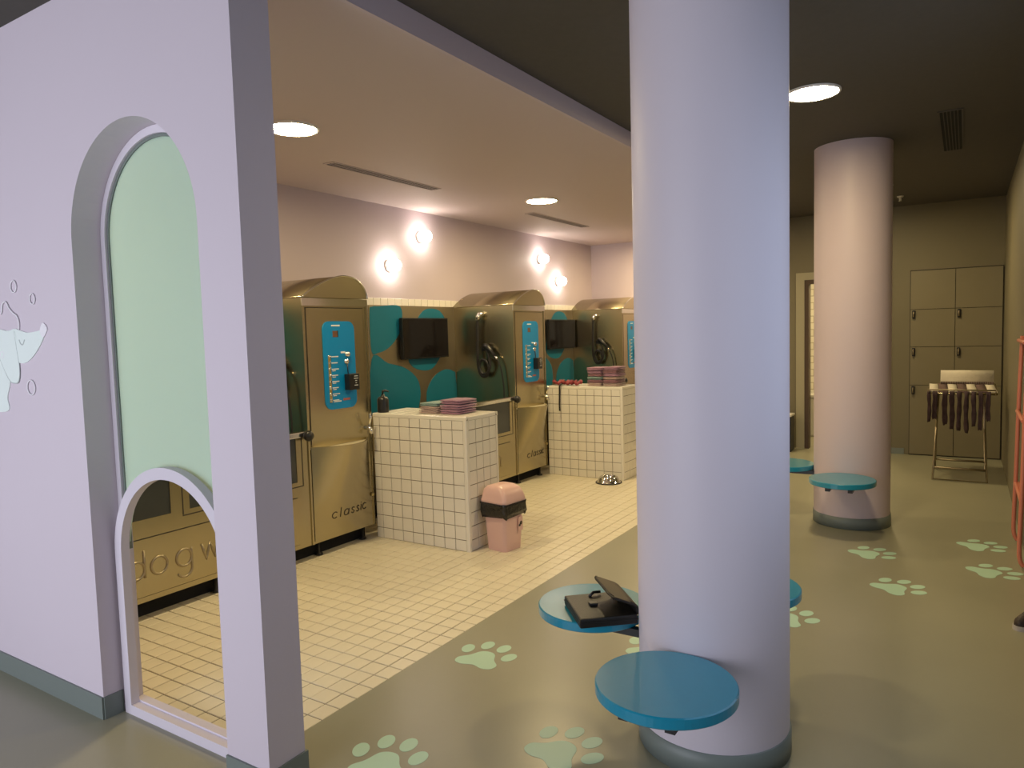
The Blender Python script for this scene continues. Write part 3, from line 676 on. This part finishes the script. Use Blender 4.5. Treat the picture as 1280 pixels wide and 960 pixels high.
def vent(x0, x1, y0, y1, z, nslots, label, frame, group):
    t = thing('ceiling_vent', label, 'vent', ((x0+x1)/2, (y0+y1)/2, z), 0, group)
    w, d = (x1-x0)/2, (y1-y0)/2
    build(MB().ring([(-w, -d), (w, -d), (w, d), (-w, d)], [(-w+0.015, -d+0.012), (w-0.015, -d+0.012), (w-0.015, d-0.012), (-w+0.015, d-0.012)], 'z', -0.006, 0.0), 'vent_frame', frame, t)
    build(MB().box((-w+0.015, -d+0.012, -0.002), (w-0.015, d-0.012, -0.001)), 'vent_void', 'void', t)
    for k in range(nslots-1):
        y = -d+0.012+(2*d-0.024)*(k+1)/nslots
        build(MB().box((-w+0.015, y-0.003, -0.006), (w-0.015, y+0.003, -0.002)), 'slat', frame, t)
vent(1.75, 2.99, 1.495, 1.60, ZW, 3, 'long slotted vent in the pale ceiling near the first lamp', 'ceiling_light', 'slotted ceiling vents')
vent(4.57, 5.88, 1.515, 1.62, ZW, 3, 'slotted vent in the pale ceiling beyond the second lamp', 'ceiling_light', 'slotted ceiling vents')
vent(3.55, 4.83, -2.275, -2.13, ZD, 6, 'black slatted vent in the dark ceiling at the right', 'ceiling_dark', 'slotted ceiling vents')
sp = thing('sprinkler_head', 'tiny white sprinkler head on the dark ceiling beside the far column', 'sprinkler', (6.9, -1.69, ZD))
build(MB().lathe([(0, 0), (0.035, 0), (0.03, -0.012), (0.012, -0.016), (0.012, -0.05), (0, -0.05)], seg=14), 'sprinkler_body', 'white_plastic', sp)
build(MB().lathe([(0, -0.055), (0.022, -0.055), (0.022, -0.050), (0, -0.050)], seg=14), 'deflector', 'steel_bright', sp)

# wall globes
for x, z, l in ((3.262, 2.243, 'lower glowing globe lamp of the nearer pair on the mauve wall'), (3.745, 2.562, 'upper glowing globe lamp of the nearer pair on the mauve wall'),
                (6.14, 2.510, 'upper glowing globe lamp of the further pair on the mauve wall'), (6.615, 2.247, 'lower glowing globe lamp of the further pair, nearest the end wall')):
    t = thing('wall_globe', l, 'lamp', (x, YB, z), 0, 'globe lamps on the back wall')
    build(MB().lathe([(0, 0), (0.058, 0), (0.058, -0.022), (0.045, -0.030), (0.03, -0.030)], seg=24, axis='y'), 'lamp_base', 'lamp_rim', t)
    n = 10
    build(MB().lathe([(0.060*math.sin(PI*i/n), -0.085-0.060*math.cos(PI*i/n)) for i in range(n+1)], seg=20, axis='y'), 'globe', 'globe', t)
for o in COL.objects:
    pass

# ------------------------------------------------------------------ paw prints on the floor
pad_pts = [(-0.055, 0.100), (-0.012, 0.108), (0.030, 0.070), (0.085, 0.040), (0.100, 0.0), (0.085, -0.040), (0.030, -0.070), (-0.012, -0.108), (-0.055, -0.100), (-0.068, -0.055), (-0.052, 0.0), (-0.068, 0.055)]
toes = [(0.088, 0.118, 0.25), (0.160, 0.047, 0.06), (0.160, -0.047, -0.06), (0.088, -0.118, -0.25)]
paw0 = None
def paw(x, y, deg, label):
    global paw0
    if paw0 is None:
        paw0 = t = empty('paw_print')
        build(MB().prism(catmull(pad_pts, 5), 'z', 0.0003, 0.0012), 'pad', 'mint', t)
        for a, b, r in toes:
            pt = [(a+0.046*math.cos(q)*math.cos(r)-0.032*math.sin(q)*math.sin(r), b+0.046*math.cos(q)*math.sin(r)+0.032*math.sin(q)*math.cos(r)) for q in [2*PI*i/22 for i in range(22)]]
            build(MB().prism(pt, 'z', 0.0003, 0.0012), 'toe', 'mint', t)
    else: t = copy_tree(paw0)
    t.location = (x, y, 0.0); t.rotation_euler = (0, 0, math.radians(deg))
    tag(t, label, 'floor sticker', 'mint paw prints on the floor')
paw(0.757, -0.345, 2, 'mint paw print close to the tiled floor edge, left of the black bag')
paw(0.258, -1.030, -18, 'mint paw print in front of the empty blue seat at the bottom edge')
paw(-0.130, -0.520, 16, 'mint paw print cut by the bottom edge beside the pier')
paw(1.225, -1.03, -4, 'mint paw print mostly hidden under the seat with the bag')
paw(1.945, -1.50, -18, 'mint paw print half hidden behind the right side of the foreground column')
paw(3.345, -1.745, -44, 'mint paw print just in front of the far column')
paw(2.705, -1.950, -38, 'mint paw print in the open floor between the two columns')
paw(3.860, -2.372, -54, 'mint paw print towards the drying rack, the further of two at the right edge')
paw(3.277, -2.425, -57, 'mint paw print beside the coral metal frame, the nearer of two at the right edge')

# ------------------------------------------------------------------ dog mural on the left wall
mu = thing('dog_mural', 'pale poodle and soap bubbles painted on the left wall', 'mural', (XW0-0.003, 1.36, 1.28))
def decal(pts, nm, m, d=0.0015, par=mu): return build(MB().prism([(y-1.36, z-1.28) for y, z in pts], 'x', -d, 0.003), nm, m, par)
decal(catmull([(1.25, 1.637), (1.204, 1.639), (1.13, 1.627), (1.027, 1.633), (0.991, 1.640), (0.996, 1.60), (1.078, 1.534), (1.158, 1.498), (1.226, 1.497), (1.25, 1.52)], 5), 'muzzle', 'mural_white')
decal(catmull([(1.80, 1.60), (1.60, 1.66), (1.43, 1.643), (1.30, 1.64), (1.24, 1.635), (1.26, 1.50), (1.321, 1.47), (1.328, 1.401), (1.362, 1.34), (1.364, 1.279), (1.556, 1.268), (1.80, 1.27)], 5), 'body', 'mural_white', 0.001)
decal(catmull([(1.409, 1.643), (1.297, 1.636), (1.243, 1.635), (1.239, 1.565), (1.227, 1.476), (1.242, 1.417), (1.279, 1.407), (1.325, 1.42), (1.385, 1.491), (1.425, 1.56)], 5), 'ear', 'mural_white', 0.0022)
def line(pts, nm, m, w): return build(MB().tube([(-0.001, y-1.36, z-1.28) for y, z in catmull(pts, 5, False)], w, 6), nm, m, mu)
line([(1.250, 1.635), (1.239, 1.565), (1.225, 1.476), (1.240, 1.415), (1.279, 1.405), (1.327, 1.418), (1.387, 1.491), (1.43, 1.56)], 'ear_line', 'mural_dark', 0.002)
decal(catmull([(1.02, 1.632), (0.991, 1.665), (0.958, 1.641), (0.975, 1.617), (1.0, 1.604)], 5), 'nose', 'mural_line', 0.002)
line([(1.207, 1.597), (1.195, 1.579), (1.176, 1.577), (1.158, 1.596)], 'eye', 'mural_dark', 0.003)
line([(1.44, 1.73), (1.38, 1.717), (1.355, 1.723), (1.34, 1.76), (1.307, 1.767), (1.281, 1.739), (1.245, 1.715), (1.217, 1.703), (1.201, 1.677), (1.204, 1.641)], 'hair_outline', 'mural_line', 0.0035)
for y, z, a, b in ((1.227, 1.831, 0.026, 0.026), (1.067, 1.769, 0.022, 0.022), (1.134, 1.388, 0.034, 0.032), (1.378, 1.533, 0.018, 0.014)):
    build(MB().tube([(-0.0005, y-1.36+a*math.cos(2*PI*i/24), z-1.28+b*math.sin(2*PI*i/24)) for i in range(24)], 0.0028, 6, True), 'bubble', 'mural_line', mu)

# ------------------------------------------------------------------ lockers
lk = thing('locker_bank', 'olive locker doors set in the far wall behind the drying rack', 'lockers', (XE, -2.2, 0))
build(MB().box((-0.012, -0.452, 0.0), (-0.001, 0.452, 2.168)), 'locker_carcass', 'seam', lk)
zz = [0.01, 0.828, 1.276, 1.712, 2.160]
for c, (y0, y1) in enumerate(((-0.445, -0.003), (0.003, 0.445))):
    for k in range(4):
        dO = build(MB().box((-0.024, y0, zz[k]+0.003), (-0.010, y1, zz[k+1]-0.003)), 'locker_door', 'locker_paint', lk)
        zl = zz[k+1]-0.03 if k < 3 else zz[k]+0.03
        if k < 3:
            lc = build(MB().box((-0.050, y1-0.050, zl-0.075), (-0.024, y1-0.018, zl+0.02), 0.004), 'lock', 'black', dO)
            build(MB().tube([(-0.050, y1-0.034, zl), (-0.064, y1-0.034, zl), (-0.064, y1-0.034, zl-0.06)], 0.008, 8), 'knob', 'steel_dull', lc)

# ------------------------------------------------------------------ drying rack
rk = thing('drying_rack', 'folding metal drying rack in front of the lockers', 'rack', (6.5, -2.28, 0))
def pipe(pts, nm, r=0.011, m='steel_dull', par=rk, cl=False): return build(MB().tube(pts, r, 8, cl), nm, m, par)
yl, yr = 0.235, -0.215
for (x0, x1, nm) in ((-0.31, 0.26, 'leg_frame'), (0.33, -0.22, 'leg_frame')):
    pipe([(x1, yl-0.03, 0.85), (x0, yl, 0.012), (x0, yr, 0.012), (x1, yr+0.03, 0.85)], nm)
pipe([(-0.24, yl-0.01, 0.115), (-0.24, yr+0.01, 0.115)], 'cross_bar')
pipe([(0.26, yl-0.01, 0.115), (0.26, yr+0.01, 0.115)], 'cross_bar')
pipe([(-0.30, 0.285, 0.86), (-0.30, -0.285, 0.86), (0.30, -0.285, 0.91), (0.30, 0.285, 0.91)], 'top_frame', 0.010, 'steel', rk, True)
for k in range(6):
    y = 0.24-k*0.095; pipe([(-0.30, y, 0.858), (0.30, y, 0.908)], 'rail', 0.005)
pipe([(-0.30, 0.275, 0.86), (-0.34, 0.275, 0.900), (-0.34, -0.275, 0.900), (-0.30, -0.275, 0.86)], 'hand_bar', 0.008)
# cloths over the top
wd = 0.565/7
for k in range(7):
    y = 0.283-wd*(k+0.5); m = 'cloth_stripe' if k % 2 else 'cloth_white'
    vs = []; fs = []
    for j in range(9):
        x = -0.29+0.50*j/8
        for q in range(3): vs.append((x, -wd/2+0.003+(wd-0.006)*q/2+0.02*(j/8-0.5), 0.004*math.sin(j*1.3+k+q)+0.006+0.0417*j/8))
    for j in range(8):
        for q in range(2): fs.append((j*3+q, j*3+q+1, (j+1)*3+q+1, (j+1)*3+q))
    o = build(MB().add(vs, fs, True), 'small_cloth', m); o.location = (6.5, -2.28+y, 0.868)
    md = o.modifiers.new('solid', 'SOLIDIFY'); md.thickness = 0.006; md.offset = 1
    nth = ['first', 'second', 'third', 'fourth', 'fifth', 'sixth', 'seventh'][k]
    tag(o, '%s cloth laid over the drying rack top, %s from the left' % ('dark brown' if k % 2 else 'pale', nth), 'cloth', 'cloths on top of the rack')
# dark strips hanging from the front rail
hang = [(0.270, 0.018, 0.27), (0.222, 0.021, 0.24), (0.138, 0.022, 0.29), (0.080, 0.023, 0.33), (0.020, 0.022, 0.34), (-0.040, 0.022, 0.37), (-0.100, 0.022, 0.30), (-0.156, 0.018, 0.33), (-0.215, 0.018, 0.24)]
for k, (y, w, l) in enumerate(hang):
    vs = []; fs = []; rn = random.Random(k)
    path = [(-0.26, 0.882), (-0.30, 0.886), (-0.322, 0.872), (-0.326, 0.84)]+[(-0.326+0.006*math.sin(j*1.4+k), 0.84-l*(j+1)/7) for j in range(7)]
    for j, (x, z) in enumerate(path):
        ww = w*(1-0.25*math.sin(j*0.9+k)**2)*(0.75 if j == len(path)-1 else 1); dy = 0.003*math.sin(j*0.7+k*2)
        for q in range(4): vs.append((x-0.006*math.sin(q*2+k), dy-ww+2*ww*q/3, z+(0.015*rn.random() if j == len(path)-1 else 0)))
    for j in range(len(path)-1):
        for q in range(3): fs.append((j*4+q, j*4+q+1, (j+1)*4+q+1, (j+1)*4+q))
    o = build(MB().add([(x, yy, z-0.85) for x, yy, z in vs], fs, True), 'hanging_cloth', 'cloth_dark'); o.location = (6.5, -2.28+y, 0.85)
    md = o.modifiers.new('solid', 'SOLIDIFY'); md.thickness = 0.006
    nth = ['first', 'second', 'third', 'fourth', 'fifth', 'sixth', 'seventh', 'eighth', 'last'][k]
    tag(o, 'dark cloth strip hanging from the drying rack, %s from the left' % nth, 'cloth', 'dark strips hanging on the rack')
# rolled pale towel standing behind the cloths
rt_ = thing('rolled_towel', 'pale rolled towel lying along the back of the drying rack', 'towel', (6.74, -2.325, 0.916))
build(MB().prism(catmull([(-0.055, 0.0), (-0.062, 0.06), (-0.045, 0.125), (0, 0.142), (0.05, 0.12), (0.06, 0.06), (0.05, 0.0)], 4), 'y', -0.225, 0.235, True), 'towel_body', 'cloth_white', rt_)
fz = MB()
for k in range(44):
    y = -0.22+0.45*k/43; fz.box((-0.070, y-0.003, -0.004+0.01*random.random()), (-0.060, y+0.003, 0.030))
o = build(fz, 'fringe', 'cloth_stripe', rt_); o['kind'] = 'stuff'

# ------------------------------------------------------------------ white bin by the washroom door
wbn = thing('pedal_bin', 'white bin with dark side standing beside the washroom door', 'bin', (7.42, -0.415, 0))
build(MB().box((-0.10, -0.075, 0.0), (0.12, 0.11, 0.44), 0.012), 'bin_body', 'black', wbn)
build(MB().box((-0.108, -0.05, 0.02), (-0.098, 0.10, 0.43)), 'front_plate', 'white_plastic', wbn)
build(MB().box((-0.112, -0.082, 0.44), (0.125, 0.115, 0.468), 0.008), 'bin_lid', 'white_plastic', wbn)

# ------------------------------------------------------------------ coral tube frame and shoe at the right edge
ct = thing('coral_stand', 'coral painted tube stand against the right wall', 'stand', (3.55, -2.625, 0))
def cpipe(pts, nm): return build(MB().tube(catmull(pts, 5, False), 0.013, 10), nm, 'coral', ct)
for x in (-0.10, 0.55):
    cpipe([(x, -0.012, 1.45), (x, 0.000, 1.0), (x, 0.008, 0.5), (x, 0.016, 0.14), (x, 0.010, 0.05), (x, -0.008, 0.016)], 'leg')
for z in (0.42, 0.93, 1.42):
    cpipe([(-0.10, 0.008, z), (0.2, 0.008, z), (0.55, 0.008, z)], 'cross_bar')
build(MB().box((-0.09, -0.03, 0.425), (0.54, 0.0, 0.435)), 'shelf', 'coral', ct)
sh = thing('shoe', 'dark brown shoe tip with a pale sole edge at the right edge of the floor', 'shoe', (2.340, -2.545, 0), math.radians(146))
def shoe_sec(x, w, h, z0=0.022): return [(x, w*math.cos(q), z0+(h if math.sin(q) > 0 else 0.004)*max(0, math.sin(q)) if math.sin(q) >= 0 else z0) for q in [2*PI*i/18 for i in range(18)]]
secs = [shoe_sec(x, w, h) for x, w, h in ((0.0, 0.006, 0.012), (-0.008, 0.022, 0.032), (-0.025, 0.032, 0.046), (-0.055, 0.037, 0.054), (-0.09, 0.035, 0.066), (-0.125, 0.031, 0.080), (-0.17, 0.029, 0.085), (-0.19, 0.020, 0.078))]
build(loft(MB(), secs), 'upper', 'shoe', sh)
so = [(0.004, 0.0), (-0.005, 0.024), (-0.025, 0.035), (-0.055, 0.040), (-0.10, 0.036), (-0.14, 0.032), (-0.18, 0.030), (-0.197, 0.016)]
so = so+[(x, -y) for x, y in so[::-1][:-1]]
build(MB().prism(catmull(so, 3), 'z', 0.0, 0.024), 'sole', 'sole', sh)
